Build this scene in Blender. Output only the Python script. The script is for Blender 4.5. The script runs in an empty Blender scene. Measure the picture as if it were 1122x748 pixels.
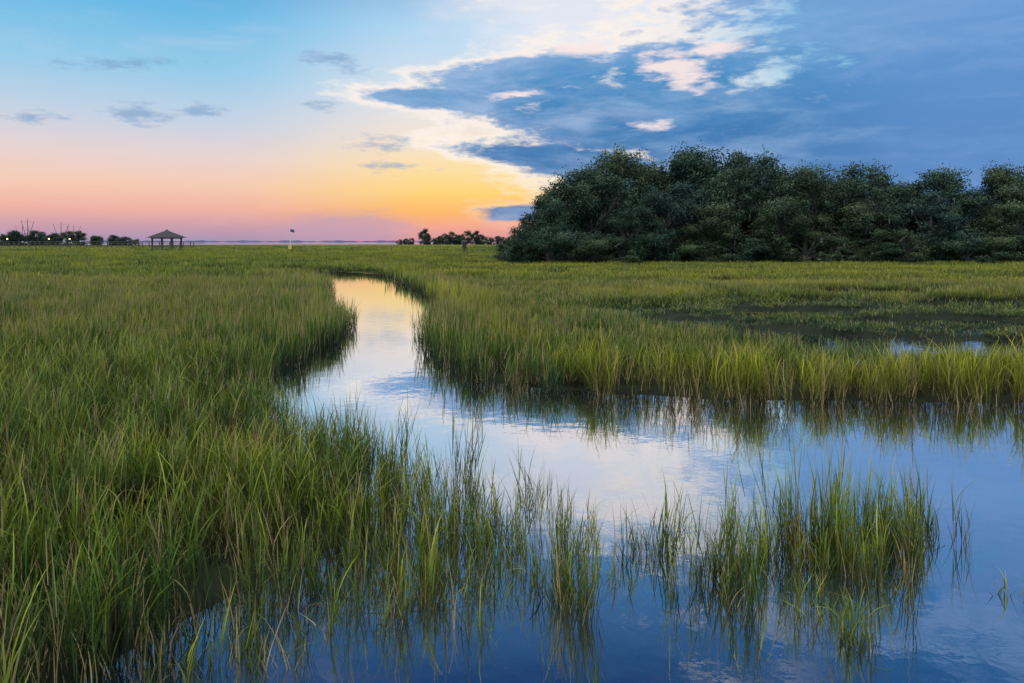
import bpy, math, numpy as np
from mathutils import Vector
S=bpy.context.scene
rng=np.random.default_rng(7)
S.view_settings.view_transform='Standard'; S.view_settings.look='None'; S.view_settings.exposure=0

def lin(c):
    return tuple(((v/255)/12.92 if v/255<=0.04045 else ((v/255+0.055)/1.055)**2.4) for v in c)+(1.0,)

# ------------------------------------------------------------ camera
cam=bpy.data.cameras.new('camera'); co=bpy.data.objects.new('camera',cam); S.collection.objects.link(co)
co.location=(0,0,3.0); co.rotation_euler=(math.radians(90),0,0)
cam.lens=26; cam.sensor_width=36; cam.shift_y=-0.098; cam.clip_end=20000; cam.clip_start=0.1
S.camera=co

# ------------------------------------------------------------ world sky
W=bpy.data.worlds.new('World'); S.world=W; W.use_nodes=True
W.cycles.sampling_method='NONE'
nt=W.node_tree; N=nt.nodes; L=nt.links; N.clear()
def sock(n,i,v):
    if v is None: return
    if hasattr(v,'is_output'): L.new(v,n.inputs[i])
    else: n.inputs[i].default_value=v
def M(op,a,b=None,c=None,clamp=False):
    n=N.new('ShaderNodeMath'); n.operation=op; n.use_clamp=clamp
    sock(n,0,a); sock(n,1,b); sock(n,2,c); return n.outputs[0]
def SS(v,a,b):
    n=N.new('ShaderNodeMapRange'); n.interpolation_type='SMOOTHSTEP'; sock(n,0,v)
    n.inputs[1].default_value=a; n.inputs[2].default_value=b; return n.outputs[0]
def MIX(f,a,b):
    n=N.new('ShaderNodeMix'); n.data_type='RGBA'; sock(n,0,f)
    for i,v in ((6,a),(7,b)):
        if hasattr(v,'is_output'): L.new(v,n.inputs[i])
        else: n.inputs[i].default_value=v
    return n.outputs[2]
def RAMP(v,stops):
    n=N.new('ShaderNodeValToRGB'); L.new(v,n.inputs[0]); cr=n.color_ramp
    while len(cr.elements)<len(stops): cr.elements.new(0.5)
    for e,(p,c) in zip(cr.elements,stops): e.position=p/60.0
    for e,(p,c) in zip(cr.elements,stops): e.color=lin(c) if max(c)>2.5 else tuple(c)+(1,)
    return n.outputs[0]
tc=N.new('ShaderNodeTexCoord'); sp=N.new('ShaderNodeSeparateXYZ'); L.new(tc.outputs['Generated'],sp.inputs[0])
dx,dy,dz=sp.outputs
A=M('MULTIPLY',M('ARCTAN2',dx,dy),57.2958)
E=M('MULTIPLY',M('ARCSINE',dz),57.2958)
E60=M('DIVIDE',E,60.0,clamp=True)
def NOISE(sx,sz,det=6,rough=0.6,off=(0,0,0),dist=0.0):
    mp=N.new('ShaderNodeMapping'); L.new(tc.outputs['Generated'],mp.inputs[0])
    mp.inputs['Scale'].default_value=(sx,sx,sz); mp.inputs['Location'].default_value=off
    n=N.new('ShaderNodeTexNoise'); n.inputs['Scale'].default_value=1; n.inputs['Detail'].default_value=det
    n.inputs['Roughness'].default_value=rough; n.inputs['Distortion'].default_value=dist
    L.new(mp.outputs[0],n.inputs['Vector']); return M('SUBTRACT',n.outputs[0],0.5)
def ELL(a0,e0,ra,re,tilt=0.0):
    u=M('SUBTRACT',A,a0); v=M('SUBTRACT',E,e0)
    if tilt: v=M('SUBTRACT',v,M('MULTIPLY',u,tilt))
    u=M('DIVIDE',u,ra); v=M('DIVIDE',v,re)
    return M('SUBTRACT',1.0,M('SQRT',M('ADD',M('MULTIPLY',u,u),M('MULTIPLY',v,v))))
def MAXL(l):
    r=l[0]
    for x in l[1:]:
        n=M('SMOOTH_MAX',r,x,0.15); r=n
    return r
TOP=(1.35,1.5,1.75)  # overhead sky, out of view, raised as added fill on the marsh
clear=RAMP(E60,[(0,(164,148,180)),(1.0,(202,157,173)),(2.3,(240,180,164)),(4,(246,203,180)),(6,(233,212,209)),(8.5,(198,211,229)),(12,(150,204,234)),(16,(108,186,230)),(22,(66,136,198)),(31,(32,78,138)),(38,(80,130,190)),(60,TOP)])
glow=RAMP(E60,[(0,(208,150,160)),(1.0,(243,166,146)),(2.2,(255,186,108)),(3.8,(255,214,122)),(5.5,(254,224,164)),(8,(245,228,211)),(11,(224,228,236)),(16,(180,216,242)),(22,(96,154,210)),(31,(34,80,140)),(38,(80,130,190)),(60,TOP)])
g=M('MULTIPLY',SS(A,-23,-5),SS(A,24,6))
col=MIX(g,clear,glow)
n1=NOISE(5,20,6,0.62,(0,0,0),0.3); n2=NOISE(13,52,5,0.62,(3,1,0),0.3); n3=NOISE(3,9,3,0.5,(7,2,1)); n4=NOISE(26,90,4,0.65,(1,9,3))
veil=M('ADD',ELL(6,17.5,14,6),M('MULTIPLY',n1,1.1))
col=MIX(M('MULTIPLY',SS(veil,-0.05,0.7),0.88),col,lin((232,234,244)))
hz=M('ADD',ELL(-13,1.0,7.5,1.6),M('MULTIPLY',n2,1.2))
col=MIX(M('MULTIPLY',SS(hz,0.0,0.7),0.6),col,lin((184,160,188)))
# cloud bank
bank=MAXL([ELL(34,9,26,14), ELL(22,6,19,8.5), ELL(10,9.3,15,3.6,-0.10), ELL(1.5,12.2,8.5,2.2,0.06), ELL(-4,10.8,8,1.0,-0.05), ELL(4,6.3,10,1.4,-0.12), ELL(9,4,7,2.5), ELL(1,2.2,4,0.7), ELL(13,12.5,8,2.6), ELL(60,15,40,20), ELL(110,25,60,30)])
bf=M('ADD',bank,M('ADD',M('MULTIPLY',n1,1.2),M('ADD',M('MULTIPLY',n2,1.15),M('MULTIPLY',n4,0.7))))
bm=SS(bf,-0.02,0.38)
edge=M('MULTIPLY',SS(bf,-0.35,0.05),M('SUBTRACT',1.0,SS(bf,0.1,0.55)))
col=MIX(M('MULTIPLY',edge,M('MULTIPLY',0.85,M('MULTIPLY',SS(E,1,6),SS(A,26,8)))),col,lin((255,244,234)))
cloud=RAMP(E60,[(0,(112,122,166)),(1.5,(98,120,168)),(4,(76,120,174)),(8,(66,124,180)),(12,(76,142,196)),(16,(116,166,216)),(22,(64,112,172)),(31,(28,66,118)),(38,(80,125,180)),(60,TOP)])
cloudL=MIX(0.62,cloud,lin((160,192,230)))
cc=MIX(SS(M('ADD',M('MULTIPLY',n3,1.6),M('ADD',M('MULTIPLY',n1,1.7),M('MULTIPLY',n2,1.1))),-0.3,0.55),cloud,cloudL)
cc=MIX(M('MULTIPLY',SS(A,16,32),0.6),cc,lin((108,152,211)))
col=MIX(bm,col,cc)
op=MAXL([ELL(12.8,12.8,3.8,1.6,-0.1),ELL(10.3,8.7,2.8,0.5),ELL(15.4,14.0,2.4,0.9,0.1),ELL(6,14.6,4,.7,.1),ELL(1,11.3,4,.4,.1)])
of=M('ADD',op,M('ADD',M('MULTIPLY',n2,2.6),M('MULTIPLY',n4,1.8)))
col=MIX(M('MULTIPLY',SS(of,0.1,0.95),0.93),col,lin((250,233,230)))
ws=MAXL([ELL(-27,8.6,3.4,1.0),ELL(-13.8,13.2,3.4,1.1,-0.15),ELL(-10.6,7.4,3.8,0.8,-0.05),ELL(-23,9.3,2.6,0.6),ELL(-14,10.0,1.8,.6),ELL(-33,8,3.5,.6),ELL(-9,5.6,3.6,.5),ELL(-28,12,6,.6,.1)])
wf=M('ADD',ws,M('ADD',M('MULTIPLY',n2,2.8),M('MULTIPLY',n4,3.0)))
col=MIX(M('MULTIPLY',SS(wf,0.2,1.3),0.72),col,lin((128,164,204)))
col=MIX(M('MULTIPLY',SS(n1,0.0,0.3),M('MULTIPLY',0.2,SS(A,24,12))),col,lin((240,225,230)))
bg=N.new('ShaderNodeBackground'); L.new(col,bg.inputs[0]); 
bst=M('ADD',1.0,M('MULTIPLY',SS(M('MULTIPLY',dy,-1.0),-0.1,0.6),0.9))  # unseen sky behind the camera brightened to add light
L.new(bst,bg.inputs[1])
out=N.new('ShaderNodeOutputWorld'); L.new(bg.outputs[0],out.inputs[0])

# added fill lamp from behind the camera to lift the grass: very soft
sl=bpy.data.lights.new('fill_light','SUN'); sl.energy=1.15; sl.angle=math.radians(50); sl.color=(1.0,0.90,0.70)
so=bpy.data.objects.new('fill_light',sl); S.collection.objects.link(so); so.rotation_euler=(math.radians(42),0,math.radians(-35))

# ------------------------------------------------------------ material helpers
def mat(name):
    m=bpy.data.materials.new(name); m.use_nodes=True; t=m.node_tree; t.nodes.clear()
    o=t.nodes.new('ShaderNodeOutputMaterial'); return m,t,o
def simple(name,c,rough=0.7,nscale=6,var=0.35,emit=None):
    m,t,o=mat(name); p=t.nodes.new('ShaderNodeBsdfPrincipled'); t.links.new(p.outputs[0],o.inputs[0])
    no=t.nodes.new('ShaderNodeTexNoise'); no.inputs['Scale'].default_value=nscale; no.inputs['Detail'].default_value=6
    tcn=t.nodes.new('ShaderNodeTexCoord'); t.links.new(tcn.outputs['Object'],no.inputs['Vector'])
    r=t.nodes.new('ShaderNodeValToRGB'); t.links.new(no.outputs[0],r.inputs[0])
    r.color_ramp.elements[0].position=0.3; r.color_ramp.elements[1].position=0.7
    r.color_ramp.elements[0].color=tuple(v*(1-var) for v in c)+(1,); r.color_ramp.elements[1].color=tuple(min(1,v*(1+var)) for v in c)+(1,)
    t.links.new(r.outputs[0],p.inputs['Base Color']); p.inputs['Roughness'].default_value=rough
    if emit: p.inputs['Emission Color'].default_value=emit[0]+(1,); p.inputs['Emission Strength'].default_value=emit[1]
    return m
def mk(t,typ,**kw):
    n=t.nodes.new(typ)
    for k,v in kw.items(): setattr(n,k,v)
    return n
def foliage_mat(name,stops,dryc,dry_lo,tintA,tintB,trans=0.35,inst=True,vlo=0.45,vhi=1.5):
    m,t,o=mat(name); l=t.links
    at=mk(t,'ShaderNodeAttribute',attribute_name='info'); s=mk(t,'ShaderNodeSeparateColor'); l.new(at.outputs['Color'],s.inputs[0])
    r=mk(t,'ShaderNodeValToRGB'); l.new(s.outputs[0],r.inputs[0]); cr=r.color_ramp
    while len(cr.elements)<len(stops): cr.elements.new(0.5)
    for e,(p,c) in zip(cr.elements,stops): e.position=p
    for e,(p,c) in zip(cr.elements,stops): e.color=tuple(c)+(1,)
    if inst:
        ti=mk(t,'ShaderNodeAttribute',attribute_name='tint',attribute_type='INSTANCER'); tf=ti.outputs['Fac']
    else:
        ti=mk(t,'ShaderNodeObjectInfo'); tf=ti.outputs['Random']
    tm=mk(t,'ShaderNodeMix',data_type='RGBA'); l.new(tf,tm.inputs[0]); tm.inputs[6].default_value=tintA+(1,); tm.inputs[7].default_value=tintB+(1,)
    mu=mk(t,'ShaderNodeMix',data_type='RGBA',blend_type='MULTIPLY'); mu.inputs[0].default_value=1; l.new(r.outputs[0],mu.inputs[6]); l.new(tm.outputs[2],mu.inputs[7])
    mr=mk(t,'ShaderNodeMapRange'); l.new(s.outputs[1],mr.inputs[0]); mr.inputs[3].default_value=vlo; mr.inputs[4].default_value=vhi
    vm=mk(t,'ShaderNodeVectorMath',operation='SCALE'); l.new(mu.outputs[2],vm.inputs[0]); l.new(mr.outputs[0],vm.inputs['Scale'])
    gt=mk(t,'ShaderNodeMath',operation='GREATER_THAN'); l.new(s.outputs[2],gt.inputs[0]); gt.inputs[1].default_value=dry_lo
    dm=mk(t,'ShaderNodeMix',data_type='RGBA'); l.new(gt.outputs[0],dm.inputs[0]); l.new(vm.outputs[0],dm.inputs[6]); dm.inputs[7].default_value=dryc+(1,)
    p=mk(t,'ShaderNodeBsdfPrincipled'); p.inputs['Roughness'].default_value=0.5; p.inputs['Specular IOR Level'].default_value=0.3 if inst else 0.15
    tr=mk(t,'ShaderNodeBsdfTranslucent'); l.new(dm.outputs[2],p.inputs['Base Color']); l.new(dm.outputs[2],tr.inputs[0])
    mx=mk(t,'ShaderNodeMixShader'); mx.inputs[0].default_value=trans; l.new(p.outputs[0],mx.inputs[1]); l.new(tr.outputs[0],mx.inputs[2]); l.new(mx.outputs[0],o.inputs[0])
    return m
grass_m=foliage_mat('marsh_grass_blades',[(0,(0.016,0.015,0.008)),(0.2,(0.034,0.043,0.012)),(0.55,(0.115,0.165,0.022)),(0.8,(0.24,0.30,0.034)),(1.0,(0.40,0.42,0.055))],(0.38,0.27,0.10),0.93,(0.34,0.58,0.66),(1.90,1.42,0.50),0.3)  # brown stem base, darkened further to paint in shade at the bank foot
oak_m=foliage_mat('oak_leaves',[(0,(0.012,0.024,0.016)),(0.5,(0.034,0.060,0.034)),(1,(0.11,0.155,0.078))],(0.20,0.20,0.15),2,(0.70,0.86,1.0),(1.4,1.22,0.95),0.15,False,0.55,1.5)  # ramp runs from painted shade to painted top light
bark_m=simple('bark',(0.055,0.05,0.04),0.9,3)
moss_m=simple('spanish_moss',(0.11,0.12,0.09),0.95,3)
wood_m=simple('weathered_wood',(0.09,0.075,0.065),0.85,5)
roof_m=simple('roof_shingles',(0.045,0.035,0.034),0.9,8)
white_m=simple('white_paint',(0.7,0.7,0.68),0.5,4,0.1)
yellow_m=simple('yellow_paint',(0.7,0.5,0.06),0.5,4,0.15)
navy_m=simple('flag_cloth',(0.06,0.08,0.16),0.8,4)
lamp_m=simple('lamp_glass',(0.9,0.6,0.3),0.4,4,0.1,((1.0,0.5,0.16),7.0))

def newmesh(name,V,F,mats,attr=None,fm=None):
    me=bpy.data.meshes.new(name); me.from_pydata(V,[],F)
    for m in mats: me.materials.append(m)
    if attr is not None:
        a=me.attributes.new('info','FLOAT_COLOR','POINT'); a.data.foreach_set('color',np.asarray(attr,dtype=np.float32).ravel())
    if fm is not None: me.polygons.foreach_set('material_index',np.asarray(fm,dtype=np.int32))
    me.update(); return me
def link(name,me,loc=(0,0,0),parent=None):
    o=bpy.data.objects.new(name,me); o.location=loc; S.collection.objects.link(o)
    if parent: o.parent=parent
    return o

# ------------------------------------------------------------ creek plan (metres)
LB=[(-2.9,-30),(-2.8,0),(-2.7,3),(-2.6,5.0),(-2.45,5.7),(-1.95,6.4),(-1.5,7.1),(-1.2,7.9),(-1.7,9.0),(-2.7,9.9),(-3.6,11.2),(-4.6,13.4),(-5.4,15.6),(-5.6,18.5),(-5.2,22.0),(-5.5,25.0),(-7.0,29),(-9.0,35),(-12.2,47),(-15.6,59),(-23,66),(-40,72),(-80,76)]
RB=[(-80,82),(-38,79),(-18,73),(-10.2,64),(-7.6,54),(-4.9,42),(-2.7,33),(-2.3,29),(-2.7,24.5),(-2.2,21.5),(-1.35,17.9),(-0.8,15.7),(0.9,14.6),(4.0,13.7),(9.3,13.45),(14,13.9),(22,13.4),(40,15),(80,12),(80,-30)]
POLY=np.array(LB+RB)
def sdist(P):
    P=np.asarray(P,float); n=len(POLY); best=np.full(len(P),1e9); inside=np.zeros(len(P),bool)
    for i in range(n):
        a=POLY[i]; b=POLY[(i+1)%n]; ab=b-a; t=np.clip(((P-a)@ab)/(ab@ab),0,1)
        d=np.hypot(*(P-(a+t[:,None]*ab)).T); best=np.minimum(best,d)
        c=((a[1]>P[:,1])!=(b[1]>P[:,1])); 
        if a[1]!=b[1]:
            xi=(b[0]-a[0])*(P[:,1]-a[1])/(b[1]-a[1])+a[0]; inside^=c&(P[:,0]<xi)
    return np.where(inside,-best,best)
def wob(P,s=1.0,seed=0):
    x=P[:,0]*s+seed*1.7; y=P[:,1]*s+seed*2.3
    return (np.sin(1.3*x+0.7*y)+np.sin(-0.9*x+1.9*y+1)+0.7*np.sin(2.7*x-1.1*y+2)+0.5*np.sin(4.1*x+3.7*y+.5))/3.2
def sst(v,a,b):
    t=np.clip((v-a)/(b-a),0,1); return t*t*(3-2*t)
def land(P): # signed distance with ragged edge, + = marsh
    d=sdist(P); amp=np.clip(P[:,1]/30,0.25,1.0)
    return d+wob(P,1.3)*0.32*amp+wob(P,3.7,3)*0.14*amp
def pools(P):  # >0 : open shallow water
    x,y=P.T
    b=[(9.0,21.0,3.3,3.3),(12.6,20.6,2.6,2.3),(16.0,26,4.4,2.8),(11.5,30,3.6,2.2),(22,33.5,5.0,2.6),(19,40,5,2.6),(6.3,26.5,2.0,1.8),(27,28,4,2.4),(18.5,21.5,2.2,1.8)]
    return np.max([1-np.hypot((x-c)/e,(y-d)/f) for c,d,e,f in b],0)+0.26*wob(P,1.1,5)+0.15*wob(P,2.9,2)
def wet(P):    # 0..1 short sparse zone
    x,y=P.T
    return sst(1-np.hypot((x-14)/12,(y-26.5)/11.5)+0.22*wob(P,0.5,2),0,0.3)
def ground_z(P):
    d=land(P); z=-0.4+0.44*sst(d,-1.0,0.55)+0.07*sst(d,0.5,2.5)
    z-=0.32*sst(pools(P),-0.04,0.16)*(d>0.8)
    z+=0.55*sst(P[:,1],70,120)*sst(d,1,5)
    z+=0.02*wob(P,2.1,5)*(P[:,1]<60)
    shore=520+50*wob(P,0.01,1)
    z-=1.6*sst(P[:,1],shore,shore+20)
    return z
# ground
k=8.2; n=460; t=np.linspace(-1,1,n); gx=6000*np.sinh(k*t)/np.sinh(k); gy=9+6000*np.sinh(k*t)/np.sinh(k)
X,Y=np.meshgrid(gx,gy); P=np.stack([X.ravel(),Y.ravel()],1); Z=ground_z(P)
me=bpy.data.meshes.new('marsh_ground'); V=np.column_stack([P,Z])
idx=np.arange(n*n).reshape(n,n); F=np.stack([idx[:-1,:-1],idx[:-1,1:],idx[1:,1:],idx[1:,:-1]],-1).reshape(-1,4)
me.vertices.add(len(V)); me.vertices.foreach_set('co',V.ravel()); me.loops.add(F.size); me.loops.foreach_set('vertex_index',F.ravel())
me.polygons.add(len(F)); me.polygons.foreach_set('loop_start',np.arange(len(F))*4); me.polygons.foreach_set('use_smooth',np.ones(len(F),bool)); me.update(calc_edges=True)
gm,t_,o_=mat('marsh_mud'); l=t_.links
geo=mk(t_,'ShaderNodeNewGeometry'); spz=mk(t_,'ShaderNodeSeparateXYZ'); l.new(geo.outputs['Position'],spz.inputs[0])
nz=mk(t_,'ShaderNodeTexNoise'); nz.inputs['Scale'].default_value=1.5; nz.inputs['Detail'].default_value=6; l.new(geo.outputs['Position'],nz.inputs['Vector'])
mpn=mk(t_,'ShaderNodeMapping'); mpn.inputs['Scale'].default_value=(0.02,0.05,0.02); l.new(geo.outputs['Position'],mpn.inputs[0])
nb=mk(t_,'ShaderNodeTexNoise'); nb.inputs['Scale'].default_value=1; nb.inputs['Detail'].default_value=7; nb.inputs['Roughness'].default_value=0.65; l.new(mpn.outputs[0],nb.inputs['Vector'])
mud=mk(t_,'ShaderNodeValToRGB'); l.new(nz.outputs[0],mud.inputs[0]); mud.color_ramp.elements[0].color=(0.010,0.011,0.006,1); mud.color_ramp.elements[1].color=(0.032,0.036,0.014,1)
can=mk(t_,'ShaderNodeValToRGB'); l.new(nb.outputs[0],can.inputs[0]); can.color_ramp.elements[0].position=0.35; can.color_ramp.elements[1].position=0.65
can.color_ramp.elements[0].color=(0.065,0.10,0.022,1); can.color_ramp.elements[1].color=(0.20,0.20,0.04,1)
mr=mk(t_,'ShaderNodeMapRange'); l.new(spz.outputs[1],mr.inputs[0]); mr.inputs[1].default_value=50; mr.inputs[2].default_value=90
mx=mk(t_,'ShaderNodeMix',data_type='RGBA'); l.new(mr.outputs[0],mx.inputs[0]); l.new(mud.outputs[0],mx.inputs[6]); l.new(can.outputs[0],mx.inputs[7])
pb=mk(t_,'ShaderNodeBsdfPrincipled'); l.new(mx.outputs[2],pb.inputs['Base Color']); pb.inputs['Roughness'].default_value=0.9; pb.inputs['Specular IOR Level'].default_value=0.1
l.new(pb.outputs[0],o_.inputs[0]); me.materials.append(gm); link('marsh_ground',me)
# water
wm,t_,o_=mat('creek_water'); l=t_.links
geo=mk(t_,'ShaderNodeNewGeometry')
nz=mk(t_,'ShaderNodeTexNoise'); nz.inputs['Scale'].default_value=2.6; nz.inputs['Detail'].default_value=4; l.new(geo.outputs['Position'],nz.inputs['Vector'])
bp=mk(t_,'ShaderNodeBump'); bp.inputs['Strength'].default_value=0.055; bp.inputs['Distance'].default_value=0.05; l.new(nz.outputs[0],bp.inputs['Height'])
gl=mk(t_,'ShaderNodeBsdfGlossy'); gl.inputs['Roughness'].default_value=0.01; gl.inputs['Color'].default_value=(0.93,0.95,1,1); l.new(bp.outputs[0],gl.inputs['Normal'])
df=mk(t_,'ShaderNodeBsdfDiffuse'); df.inputs['Color'].default_value=(0.010,0.018,0.024,1)
lw=mk(t_,'ShaderNodeLayerWeight'); lw.inputs[0].default_value=0.5
mr=mk(t_,'ShaderNodeMapRange'); l.new(lw.outputs['Facing'],mr.inputs[0]); mr.inputs[1].default_value=0.4; mr.inputs[2].default_value=0.85; mr.inputs[3].default_value=0.36; mr.inputs[4].default_value=0.96
ms=mk(t_,'ShaderNodeMixShader'); l.new(mr.outputs[0],ms.inputs[0]); l.new(df.outputs[0],ms.inputs[1]); l.new(gl.outputs[0],ms.inputs[2]); l.new(ms.outputs[0],o_.inputs[0])
link('water',newmesh('water',[(-8000,-300,0),(8000,-300,0),(8000,9000,0),(-8000,9000,0)],[(0,1,2,3)],[wm]))

# ------------------------------------------------------------ grass tufts
def blade(V,F,I,x,y,z,az,l0,l1,Ln,w,ns,kind=0.0,r=None,sway=0.0,hs=1.0,wb=0.7):
    r=rng.random() if r is None else r
    fa=az+math.pi/2+rng.normal(0,0.5); wx,wy=math.cos(fa),math.sin(fa)
    s=len(V); seg=Ln/ns; ca,sa=math.cos(az),math.sin(az)
    for i in range(ns+1):
        tt=i/ns; ww=w*0.5*(wb+(1-wb)*min(1,tt*3))*(1-tt**2)
        if i<ns:
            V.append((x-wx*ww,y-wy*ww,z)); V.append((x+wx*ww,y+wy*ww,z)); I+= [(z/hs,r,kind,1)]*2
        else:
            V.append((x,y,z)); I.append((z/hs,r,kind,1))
        a=l0+(l1-l0)*(tt+0.5/ns)
        x+=ca*math.sin(a)*seg; y+=sa*math.sin(a)*seg; z+=math.cos(a)*seg
    for i in range(ns-1):
        F.append((s+2*i,s+2*i+1,s+2*i+3,s+2*i+2))
    F.append((s+2*ns-2,s+2*ns-1,s+2*ns))
    return x,y,z
def tuft_near(seed,ns,rad,H=1.0,arch=.7,nl0=3,nl1=6):
    V,F,I=[],[],[]
    for _ in range(ns):
        a=rng.random()*6.283; rr=rad*math.sqrt(rng.random()); x,y=rr*math.cos(a),rr*math.sin(a)
        h=H*rng.uniform(0.5,1.0); az=rng.random()*6.283; ln=abs(rng.normal(0,0.12)); dry=1.0 if rng.random()<0.08 else 0.0
        r0=rng.random()
        blade(V,F,I,x,y,-0.15,az,ln,ln*1.5,h*0.8+0.15,0.007,3,dry,r0)
        nl=rng.integers(nl0,nl1)
        for j in range(nl):
            f=0.08+0.62*j/nl+rng.uniform(0,.06); zz=h*f; laz=az+rng.normal(0,.3)+math.pi*(j%2)+rng.normal(0,.8)
            px=x+math.cos(az)*math.sin(ln)*zz; py=y+math.sin(az)*math.sin(ln)*zz
            d2=1.0 if (dry or (j==0 and rng.random()<0.35)) else 0.0
            L_=h*rng.uniform(0.35,0.6)
            blade(V,F,I,px,py,zz,laz,rng.uniform(0.05,0.22),rng.uniform(0.2,0.7) if rng.random()<arch else rng.uniform(.8,1.8),L_,rng.uniform(0.007,0.013),4,d2,min(1,max(0,r0+rng.normal(0,.2))))
        if rng.random()<0.12:
            blade(V,F,I,x,y,h*0.75,az,ln,ln,h*0.4,0.008,2,1.0)
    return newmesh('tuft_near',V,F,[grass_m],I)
def tuft_mid(nb,rad,w,H=1.0,seed=0.04,ns=3):
    V,F,I=[],[],[]
    for _ in range(nb):
        a=rng.random()*6.283; rr=rad*math.sqrt(rng.random()); x,y=rr*math.cos(a),rr*math.sin(a)
        h=H*rng.uniform(0.5,1.0); az=rng.random()*6.283; k_=rng.random()
        z0=0.12 if k_<.6 else h*rng.uniform(.15,.5)
        Lb=(h-z0)
        blade(V,F,I,x,y,z0-(0.2 if k_<.35 else 0),az,rng.uniform(0,.15),rng.uniform(.1,.7),Lb*1.05,w*rng.uniform(.7,1.2),ns,1.0 if rng.random()<0.06 else 0.0)
        if rng.random()<seed: blade(V,F,I,x,y,h*.75,az,.05,.1,.38*H,w*0.9,2,1.0)
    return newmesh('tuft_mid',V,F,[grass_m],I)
src=bpy.data.collections.new('grass_tufts')
def addsrc(name,me):
    o=bpy.data.objects.new(name,me); src.objects.link(o)
NN=7
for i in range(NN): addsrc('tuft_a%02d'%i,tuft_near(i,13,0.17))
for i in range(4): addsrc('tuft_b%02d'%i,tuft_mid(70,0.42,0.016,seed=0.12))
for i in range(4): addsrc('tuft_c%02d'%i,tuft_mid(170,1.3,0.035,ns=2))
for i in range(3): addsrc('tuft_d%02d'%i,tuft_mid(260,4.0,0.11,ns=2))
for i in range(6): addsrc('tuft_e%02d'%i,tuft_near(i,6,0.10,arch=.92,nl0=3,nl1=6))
PB,PC,PD,PE=NN,NN+4,NN+8,NN+11

def gn_instances(obj,coll):
    g=bpy.data.node_groups.new('scatter','GeometryNodeTree')
    g.interface.new_socket('Geometry',in_out='INPUT',socket_type='NodeSocketGeometry'); g.interface.new_socket('Geometry',in_out='OUTPUT',socket_type='NodeSocketGeometry')
    a=g.nodes; gi=a.new('NodeGroupInput'); go=a.new('NodeGroupOutput'); ip=a.new('GeometryNodeInstanceOnPoints'); ci=a.new('GeometryNodeCollectionInfo')
    ci.inputs[0].default_value=coll; ci.inputs['Separate Children'].default_value=True; ci.inputs['Reset Children'].default_value=True
    def na(nm,ty):
        q=a.new('GeometryNodeInputNamedAttribute'); q.data_type=ty; q.inputs[0].default_value=nm; return q.outputs[0]
    g.links.new(gi.outputs[0],ip.inputs['Points']); g.links.new(ci.outputs[0],ip.inputs['Instance']); ip.inputs['Pick Instance'].default_value=True
    g.links.new(na('idx','INT'),ip.inputs['Instance Index']); g.links.new(na('rot','FLOAT_VECTOR'),ip.inputs['Rotation']); g.links.new(na('scl','FLOAT_VECTOR'),ip.inputs['Scale'])
    g.links.new(ip.outputs[0],go.inputs[0]); md=obj.modifiers.new('scatter','NODES'); md.node_group=g
def scatter(name,P,idx,hs,ws,tint):
    n_=len(P); z=np.maximum(ground_z(P),-0.25)
    me=bpy.data.meshes.new(name); me.vertices.add(n_); me.vertices.foreach_set('co',np.column_stack([P,z]).astype(np.float32).ravel())
    def at(nm,ty,arr,key):
        q=me.attributes.new(nm,ty,'POINT'); q.data.foreach_set(key,np.ascontiguousarray(arr).ravel())
    lean=rng.normal(0,0.06,(n_,2)); lean[(idx>=PC)&(idx<PE)]*=0.3
    at('rot','FLOAT_VECTOR',np.column_stack([lean,rng.random(n_)*6.283]).astype(np.float32),'vector')
    at('scl','FLOAT_VECTOR',np.column_stack([ws,ws,hs]).astype(np.float32),'vector')
    at('idx','INT',idx.astype(np.int32),'value'); at('tint','FLOAT',tint.astype(np.float32),'value')
    o=link(name,me); gn_instances(o,src); return o
BR=[(16,47,6.5,3.0),(7,38,4.5,2.4),(30,50,9,2.6),(-2,60,9,3),(24,62,14,2.5),(40,72,16,2.5),(2,78,12,2)]
def height(P):
    d=land(P); x,y=P.T
    right=(x>-8)&(x>-3-(y-30)*0.25)&(y>12)
    edge=np.exp(-(np.clip(d,0,99)/np.where(right,1.6,2.2))**1.6)
    h=np.where(right,0.60+0.56*edge,0.84+0.20*edge)
    h*=1-0.58*wet(P)*right*(1-edge)
    h*=1+0.14*wob(P,0.8,4)+0.09*wob(P,0.23,6)+0.06*wob(P,2.7,1)
    h=np.where(y>45,h*0.95,h)
    h+=np.where(d<0.1,0.1,0)
    return h*rng.uniform(0.78,1.16,len(P)), right, edge
def tintf(P,right,edge):
    x,y=P.T
    t=0.31+0.28*wob(P,0.35,7)+0.24*wob(P,1.4,8)+0.12*wob(P,0.12,2)
    t+=0.28*wob(np.column_stack([x*.06,y*.35]),1.0,3)*sst(y,20,60)
    t=np.where(right,t+0.80*edge*(y<40)+0.02,t)
    t+=0.24*sst(y,14,60)
    t=np.where(right,t-0.15*wet(P)*(1-edge),t)
    for (a,b,c,dd) in BR: t+=1.0*sst(1-np.hypot((x-a)/c,(y-b)/dd),0,0.4)*(y>25)
    return np.clip(t+rng.normal(0,.17,len(P)),0,1.2)
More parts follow.
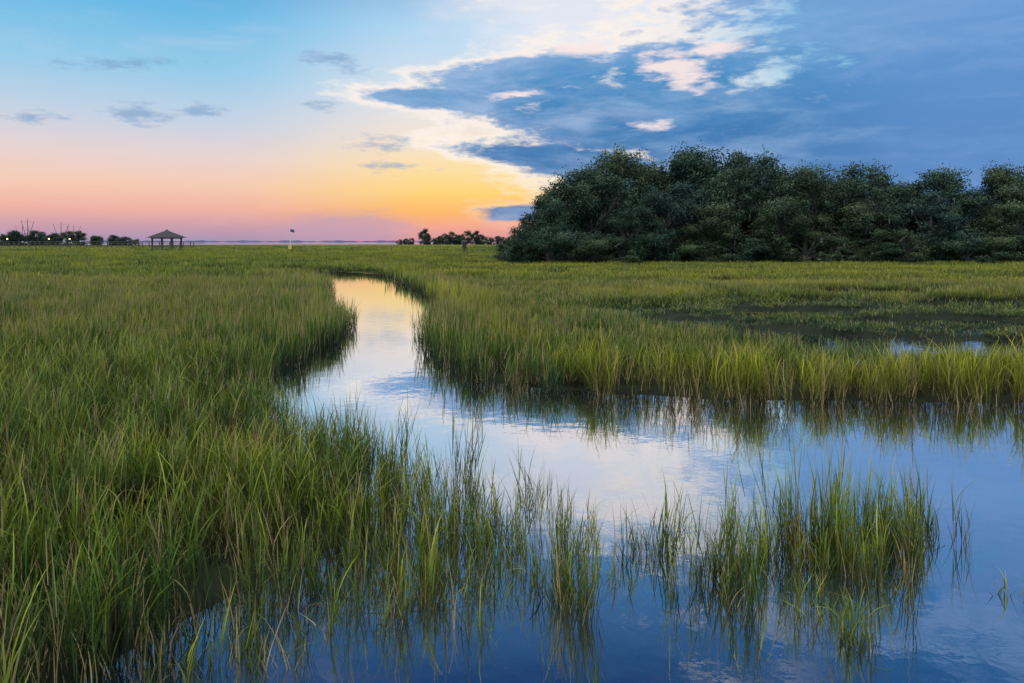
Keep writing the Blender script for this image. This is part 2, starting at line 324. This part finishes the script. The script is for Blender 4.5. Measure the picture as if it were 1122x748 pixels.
def band(y0,y1,dens,base,nvar,wlo,whi,fac=0.80):
    xm=fac*y1+3; nn=int(dens*2*xm*(y1-y0)); P=np.column_stack([rng.uniform(-xm,xm,nn),rng.uniform(y0,y1,nn)])
    P=P[np.abs(P[:,0])<fac*P[:,1]+3]; d=land(P); p=sst(d,-0.45,0.15)**1.3
    w=wet(P); pl=pools(P)
    p=np.where(d>2.0,p*(1-w*(0.40-0.4*wob(P,0.9,11))),p); p=np.where((pl>0.0)&(d>1.0),p*np.where(P[:,1]<25,0.04,0.14),p)
    P=P[rng.random(len(P))<p]; h,r,e=height(P); ti=tintf(P,r,e); ii=base+rng.integers(0,nvar,len(P))
    return P,ii,h,rng.uniform(wlo,whi,len(P)),ti
parts=[band(2.4,10,12,0,NN,0.9,1.35,0.95),band(10,17,9,0,NN,1.0,1.5),band(17,30,4.5,PB,4,0.95,1.25),band(30,48,3.0,PB,4,1.2,1.7),band(48,130,0.40,PC,4,1.0,1.4),band(130,300,0.03,PD,3,1.0,1.5)]
cat=[np.concatenate([p[i] for p in parts]) for i in range(5)]
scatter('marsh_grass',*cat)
print('tufts',len(cat[0]))
# emergent cordgrass clumps standing in the water: (x,y,sx,sy,count,height)
C=[(0.50,6.14,.12,.16,15,1.04),(0.12,6.5,.2,.2,4,.8),(1.84,6.4,.14,.16,17,1.04),(2.12,6.75,.13,.15,7,.95),(2.7,7.0,.16,.22,20,1.14),(3.12,6.95,.18,.24,26,1.22),(3.5,7.1,.17,.22,20,1.14),(3.82,7.3,.12,.15,9,.94),(4.22,7.5,.12,.12,9,.92),(1.4,7.1,.16,.16,9,.95),(1.0,7.2,.22,.2,3,.8),(2.57,5.5,.06,.06,5,.66),(4.15,6.25,.03,.03,1,.45),
 (-0.45,6.5,.25,.25,8,.85),(-0.02,6.85,.25,.25,10,.95),(-1.05,6.4,.3,.35,18,1.0),(-0.75,7.3,.3,.4,22,1.05),(-0.35,8.0,.4,.5,12,.95),(-0.95,8.6,.35,.5,18,1.08),(-1.7,9.4,.4,.4,14,1.0),(0.35,8.1,.35,.4,5,.75),(1.9,7.6,.3,.25,4,.8),(0.9,6.4,.25,.2,2,.6),(-1.6,6.0,.3,.3,16,.95),(-1.7,5.4,.3,.25,6,.75),(2.4,6.2,.2,.2,3,.55),(-2.6,10.6,.5,.4,10,1.),(-0.6,5.8,.35,.25,4,.5),(3.2,6.3,.3,.2,3,.5),(-2.2,5.0,.2,.2,4,.7),(.2,7.4,.4,.3,6,.88),(2.3,7.2,.2,.3,4,.8)]
Pp,ii,hh,wv,tt=[],[],[],[],[]
for (x,y,sx,sy,c,h) in C:
    for _ in range(c):
        Pp.append((x+rng.normal(0,sx),y+rng.normal(0,sy))); ii.append(PE+rng.integers(0,6)); hh.append(h*rng.uniform(.5,1.16)+.1); wv.append(rng.uniform(.75,1.15)); tt.append(np.clip(rng.normal(.48,.22),0,1))
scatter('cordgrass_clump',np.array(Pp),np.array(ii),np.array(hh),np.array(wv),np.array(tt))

# ------------------------------------------------------------ trees
def tube(V,F,pts,rads,sides=7):
    s=len(V)
    for i,(p,r) in enumerate(zip(pts,rads)):
        d=Vector(pts[min(i+1,len(pts)-1)])-Vector(pts[max(i-1,0)]); d.normalize()
        u=d.orthogonal().normalized(); v=d.cross(u)
        for j in range(sides):
            a=6.283*j/sides; q=Vector(p)+u*math.cos(a)*r+v*math.sin(a)*r; V.append(tuple(q))
    for i in range(len(pts)-1):
        for j in range(sides):
            a=s+i*sides+j; b=s+i*sides+(j+1)%sides; F.append((a,b,b+sides,a+sides))
def oak_mesh(name,H=12.0,R=5.0,nl=58,per=430,leaf=0.20,skirt=0.0,moss=36):
    V,F=[],[]
    lobes=[]; ph0=rng.random(3)*6.28
    def prof(a,u): return 1+.16*math.sin(2*a+ph0[0])+.14*math.sin(3*a+ph0[1])+.1*math.sin(5*a+ph0[2]+3*u)
    for i in range(nl):
        ph=rng.random()*6.283; u=rng.uniform(-1.0,1.0); rr=math.sqrt(max(0,1-abs(u)**2.3))
        f=rng.uniform(0.55,0.95)*prof(ph,u); zc=H*(skirt+(0.92-skirt)*(0.5+0.5*u*rng.uniform(.8,1.0)))
        xr=R*rr*f
        lr=R*rng.choice([.11,.17,.23,.3],p=[.3,.35,.22,.13])*rng.uniform(.85,1.15)
        if u<-.3: xr=max(xr,R*.6)
        zc=max(zc,lr*.5)
        lobes.append((xr*math.cos(ph),xr*math.sin(ph),zc,lr))
    tube(V,F,[(0,0,-0.5),(0.2,0.1,H*.15),(0.1,0.3,H*.35),(0,0,H*.7)],[.5,.38,.3,.08])
    for lb in lobes[::2]:
        z0=min(H*rng.uniform(.12,.4),lb[2]); m=((lb[0])*.5+rng.normal(0,.4),lb[1]*.5+rng.normal(0,.4),(z0+lb[2])*.5+.4)
        tube(V,F,[(0.1,0.1,z0),m,lb[:3]],[.2,.12,.04],5)
    nb=len(F)
    for _ in range(moss):
        lb=lobes[rng.integers(0,nl)]; a=rng.random()*6.283; x,y,z=lb[0]*1.05+math.cos(a)*lb[3]*.9,lb[1]*1.05+math.sin(a)*lb[3]*.9,lb[2]-lb[3]*.3
        ln=rng.uniform(.4,1.2); w=rng.uniform(.03,.08); c,s_=math.cos(a+1.57),math.sin(a+1.57); b=len(V)
        V+= [(x-c*w,y-s_*w,z),(x+c*w,y+s_*w,z),(x+c*w*.7,y+s_*w*.7,z-ln*.6),(x-c*w*.7,y-s_*w*.7,z-ln*.6),(x,y,z-ln)]
        F+= [(b,b+1,b+2,b+3),(b+3,b+2,b+4)]
    nm=len(F)
    I=[(0.3,.5,0,1)]*len(V)
    LV=[];LI=[]
    for lb in lobes:
        m=int(per*(lb[3]/(0.19*R))**2); d=rng.normal(size=(m,3)); d/=np.linalg.norm(d,axis=1)[:,None]
        bump=1+0.24*np.sin(d[:,0]*7+lb[0]*3)+0.2*np.sin(d[:,1]*8+lb[1]*5)+.2*np.sin(d[:,2]*9+lb[2])
        r=lb[3]*bump*rng.uniform(0.3,1.3,m)**0.7; c=np.array(lb[:3])+d*r[:,None]*np.array([1.1,1.1,1.0])
        q=rng.normal(size=(m,3))+d*0.8; q/=np.linalg.norm(q,axis=1)[:,None]
        u=np.cross(q,rng.normal(size=(m,3))); u/=np.linalg.norm(u,axis=1)[:,None]; v=np.cross(q,u)
        s=(leaf*rng.uniform(.5,1.1,m))[:,None]
        quad=np.stack([c-u*s*.9,c-v*s*.4,c+u*s*.9,c+v*s*.4],1); LV.append(quad.reshape(-1,3))
        hh=np.clip(.36+.40*d[:,2]+rng.normal(0,.08)+rng.normal(0,.14,m),0,1); rn=np.clip(rng.random()*0.6+rng.normal(.2,.15,m),0,1)  # lit lobe tops and shaded undersides put into leaf colour
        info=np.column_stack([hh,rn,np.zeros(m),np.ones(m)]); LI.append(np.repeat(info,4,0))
    LV=np.concatenate(LV); LV[:,2]=np.maximum(LV[:,2],0.02); LI=np.concatenate(LI); s=len(V); nq=len(LV)//4
    Fq=(np.arange(nq*4).reshape(-1,4)+s)
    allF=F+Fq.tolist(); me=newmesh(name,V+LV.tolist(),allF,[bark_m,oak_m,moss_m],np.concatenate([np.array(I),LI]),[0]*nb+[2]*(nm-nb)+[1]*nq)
    return me
oaks=[oak_mesh('live_oak_mesh') for _ in range(8)]
shr=oak_mesh('shrub_mesh',H=5,R=3.0,nl=34,per=280,leaf=.14,skirt=.0,moss=0)
def place(nm,me,X,Y,H,Wf=1.0,H0=12.0,z=0.3):
    o=link(nm,me,(X,Y,z)); s=H/H0; w=s*Wf; o.scale=(w*rng.uniform(.92,1.1),w,s*1.0); o.rotation_euler=(0,0,rng.random()*6.283); return o
BK=[(12.0,103,13.2),(16.0,105,16.0),(22.0,107,15.2),(27.0,104,16.4),(34,107,16.6),(39,104,14.2),(44,107,12.2),(49.5,104,14.2),(55,107,11.2),(60,105,13.3),(66,107,11.0),(71,105,13.9),(77,104,13.6),(83,106,12),(91,104,12),(100,105,12),
    (19,114,15.2),(31,118,15.5),(46,118,12),(64,120,12.5),(86,120,13),(56,116,12.5)]
FR=[(4.2,92,7.8,1.1),(7.0,95,10.8,1.05),(10.4,96,12.8,1.1),(13.8,87,7.4,1.4),(19.5,93,11.8,1.1),(23.8,89,7.4,1.3),(28.4,94,12.8,1.1),(32,89,8.4,1.25),(37,93,12.4,1.1),(41.5,90,7.6,1.45),(45.5,94,11.4,1.1),(51,90,8.2,1.4),(56,94,10.8,1.15),(61.5,90,7.6,1.45),(66,94,10.6,1.2),(72,90,8.8,1.4),(79,92,9.5,1.4),(88,92,9,1.5)]
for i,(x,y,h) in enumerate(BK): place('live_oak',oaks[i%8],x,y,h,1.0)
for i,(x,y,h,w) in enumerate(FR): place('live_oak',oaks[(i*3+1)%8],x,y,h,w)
for (x,y,h,w) in [(-.2,90,2.8,1.2),(1.6,88,4.6,1.1),(4.6,85.5,4.4,1.4),(9.6,86,3.4,1.4),(12.5,85.5,3.2,1.8),(17.5,87,4.2,1.3),(22.6,86.5,2.7,2.0),(27,87,3.6,1.5),(34.5,87,3.9,1.8),(37.6,87,3.2,1.6),(42.5,87.5,3.0,2.0),(46,87,4.1,1.3),(53.5,87,3.2,2.1),(57.5,88,3.8,1.6),(62.5,88,4.2,1.5),(67,87,2.9,2),(75,88,3.6,1.8)]:
    place('marsh_shrub',shr,x,y,h,w,5.0)

# distant wooded shores : one object each
def treeline(name,items,me_list):
    root=bpy.data.objects.new(name,None); S.collection.objects.link(root)
    for i,(x,y,h,w) in enumerate(items):
        o=link('crown_%d'%i,me_list[i%len(me_list)],(x,y,0.2),root); s=h/12; o.scale=(s*w,s*w,s); o.rotation_euler=(0,0,rng.random()*6.28)
D=500
treeline('distant_treeline',[((px-561)*D/810,D+rng.uniform(-15,15),3+(264-py)*D/810,w) for px,py,w in [(436,262,1.3),(442,261,1.1),(450,260,1.2),(463,250,.9),(470,255,.9),(476,259,1.3),(484,258,1.2),(488,255,.9),(496,253,1),(503,257,1.2),(512,251,.9),(520,252,.9),(526,256,1.2),(535,258,1.3),(545,258,1.3),(553,259,1.3),(560,257,1.2),(570,255,1.2)]],oaks)
D=340
treeline('distant_treeline',[((px-561)*D/810,D+rng.uniform(-10,10),3+(264-py)*D/810,w) for px,py,w in [(-60,253,1.2),(-30,254,1.2),(-10,256,1.2),(8,258,1.3),(16,256,1.2),(22,254,1.2),(30,252,1.2),(42,253,1.2),(52,252,1.3),(62,255,1.3),(72,256,1.2),(82,253,1.2),(92,252,1.1),(98,256,1.2),(108,258,1.3),(118,258,1.3),(126,257,1.3),(134,259,1.3),(142,260,1.5),(148,262,1.5)]],oaks)
# far shore across the river
V=[];F=[]
xs_=np.linspace(-5000,5000,2400)
for i,x in enumerate(xs_):
    h=4.2+2.0*math.sin(i*.11)+1.2*math.sin(i*.37+1)+1.0*rng.random(); V+=[(x,3800,-1),(x,3800,max(1.2,h))]
    if i: F.append((2*i-2,2*i,2*i+1,2*i-1))
link('far_shore',newmesh('far_shore',V,F,[simple('far_woods',(0.16,0.16,0.24),1,0.01,0.1)]))  # distance haze painted into the bluish woods colour

# ------------------------------------------------------------ small structures
def box(V,F,cx,cy,cz,sx,sy,sz):
    s=len(V)
    for z in (-1,1):
        for y in (-1,1):
            for x in (-1,1): V.append((cx+x*sx/2,cy+y*sy/2,cz+z*sz/2))
    F+= [(s,s+2,s+3,s+1),(s+4,s+5,s+7,s+6),(s,s+1,s+5,s+4),(s+2,s+6,s+7,s+3),(s,s+4,s+6,s+2),(s+1,s+3,s+7,s+5)]
def part(nm,parent,boxes,m):
    V,F=[],[]
    for b in boxes: box(V,F,*b)
    return link(nm,newmesh(nm,V,F,[m]),(0,0,0),parent)
gz=bpy.data.objects.new('gazebo',None); S.collection.objects.link(gz); gz.location=(-70,150,0)
part('posts',gz,[(x,y,1.8,.26,.26,4.2) for x in (-2.0,0,2.0) for y in (-2.0,2.0)],wood_m)
part('deck',gz,[(0,0,1.0,4.8,4.8,.2)],wood_m)
part('railing',gz,[(0,s*2.05,2.0,4.0,.08,.1) for s in (-1,1)]+[(0,s*2.05,1.4,4.0,.06,.08) for s in (-1,1)]+[(s*2.05,0,2.0,.08,4.0,.1) for s in (-1,1)]+[(x,-2.05,1.5,.05,.05,.95) for x in np.arange(-1.8,1.9,.4)],wood_m)
part('beam',gz,[(0,s*2.0,3.62,4.6,.2,.24) for s in (-1,1)]+[(s*2.0,0,3.62,.2,3.8,.24) for s in (-1,1)],wood_m)
V=[(-2.9,-2.9,3.7),(2.9,-2.9,3.7),(2.9,2.9,3.7),(-2.9,2.9,3.7),(-.25,-.25,5.1),(.25,-.25,5.1),(.25,.25,5.1),(-.25,.25,5.1),(0,0,5.45)]
link('roof',newmesh('roof',V,[(0,1,5,4),(1,2,6,5),(2,3,7,6),(3,0,4,7),(4,5,8),(5,6,8),(6,7,8),(7,4,8),(3,2,1,0)],[roof_m]),(0,0,0),gz)
fp=bpy.data.objects.new('flagpole',None); S.collection.objects.link(fp); fp.location=(-45,150,0)
V,F=[],[]; tube(V,F,[(0,0,0),(0,0,3),(0,0,5.5)],[.09,.08,.05],8); link('pole',newmesh('pole',V,F,[white_m]),(0,0,0),fp)
V=[];F=[]
for i in range(6):
    x=.05+i*.16; yy=.06*math.sin(i*1.5); V+=[(x,yy,4.85-.02*i),(x,yy,5.45-.03*i)]
    if i: F.append((2*i-2,2*i,2*i+1,2*i-1))
link('flag',newmesh('flag',V,F,[navy_m]),(0,0,0),fp)
part('base_board',fp,[(0,-.12,1.75,.7,.06,.7)],yellow_m); part('base_frame',fp,[(-.5,0,1.1,.12,.12,2.0),(.5,0,1.1,.12,.12,2.0),(0,0,1.2,1.3,.1,.12)],wood_m)
nb_=bpy.data.objects.new('nesting_box',None); S.collection.objects.link(nb_); nb_.location=(-7.6,118,0)
part('post',nb_,[(0,0,1.1,.16,.16,2.4),(.42,0,1.0,.1,.1,2.0)],wood_m); part('box',nb_,[(0,0,2.35,.62,.6,1.0)],roof_m)
link('lid',newmesh('lid',[(-.45,-.42,2.87),(.45,-.42,2.87),(.45,.42,2.87),(-.45,.42,2.87),(-.45,0,3.2),(.45,0,3.2)],[(0,1,5,4),(3,4,5,2),(0,4,3),(1,2,5),(0,3,2,1)],[roof_m]),(0,0,0),nb_)
# dock / boardwalk on the left
dk=bpy.data.objects.new('boardwalk',None); S.collection.objects.link(dk)
yb=215
part('deck',dk,[(-175,yb,1.7,170,1.8,.15)],wood_m)
part('posts',dk,[(x,yb+s,1.3,.2,.2,3.2) for x in np.arange(-258,-90,3.0) for s in (-1.02,1.02)],wood_m)
part('rails',dk,[(-175,yb+s,2.85,170,.08,.12) for s in (-1.17,1.17)]+[(-175,yb+s,2.35,170,.06,.08) for s in (-1.17,1.17)],wood_m)
for (x,y) in [(-128,213.5),(-134,213.5),(-162,213.5),(-146,213.5)]:
    lp=bpy.data.objects.new('dock_lamp',None); S.collection.objects.link(lp); lp.location=(x,y,1.6)
    part('pole',lp,[(0,0,1.0,.1,.1,2.4)],wood_m); part('arm',lp,[(.15,0,2.24,.4,.06,.06)],wood_m)
    V,F=[],[]; tube(V,F,[(.3,0,1.9),(.3,0,1.95),(.3,0,2.12),(.3,0,2.2)],[.05,.15,.15,.06],8); link('bulb',newmesh('bulb',V,F,[lamp_m]),(0,0,0),lp)
# shrimp boats with raised outriggers
def boat(x,y,s):
    b=bpy.data.objects.new('shrimp_boat',None); S.collection.objects.link(b); b.location=(x,y,0); b.scale=(s,s,s); b.rotation_euler=(0,0,rng.uniform(-.6,.6))
    V=[(-9,-2.4,.2),(6,-2.4,.2),(10,0,.4),(6,2.4,.2),(-9,2.4,.2),(-9.4,-2.9,2.0),(6,-2.9,2.3),(11.5,0,3.2),(6,2.9,2.3),(-9.4,2.9,2.0)]
    F=[(0,1,6,5),(1,2,7,6),(2,3,8,7),(3,4,9,8),(4,0,5,9),(5,6,7,8,9)]
    link('hull',newmesh('hull',V,F,[white_m]),(0,0,0),b); part('cabin',b,[(3,0,3.6,4.5,3.4,2.6),(3.4,0,5.35,2.6,2.6,.88)],white_m)
    V,F=[],[]
    tube(V,F,[(0,0,2),(0,0,15)],[.2,.13],6)
    for sg in (-1,1): tube(V,F,[(0,sg*1,3),(sg*3,sg*3,14)],[.16,.11],5); tube(V,F,[(0,0,13),(sg*3,sg*3,14)],[.03,.03],4)
    tube(V,F,[(0,0,5),(-8,0,9)],[.14,.1],5); link('rigging',newmesh('rigging',V,F,[wood_m]),(0,0,0),b)
boat(-262,400,1.0); boat(-250,410,.9); boat(-278,420,.8); boat(-240,405,.8)
# a few broken dead reeds
V,F,I=[],[],[]
for _ in range(12):
    x,y=rng.normal(-1.2,.3),rng.normal(6.1,.25)
    a=rng.normal(0.4,.7); ln=rng.uniform(.2,.6); tube(V,F,[(x,y,.01),(x+math.cos(a)*ln*.5,y+math.sin(a)*ln*.5,.03+rng.random()*.05),(x+math.cos(a)*ln,y+math.sin(a)*ln,.01)],[.003,.003,.002],4)
link('dead_reeds',newmesh('dead_reeds',V,F,[simple('dry_reed',(.08,.055,.03),.8,5)]))
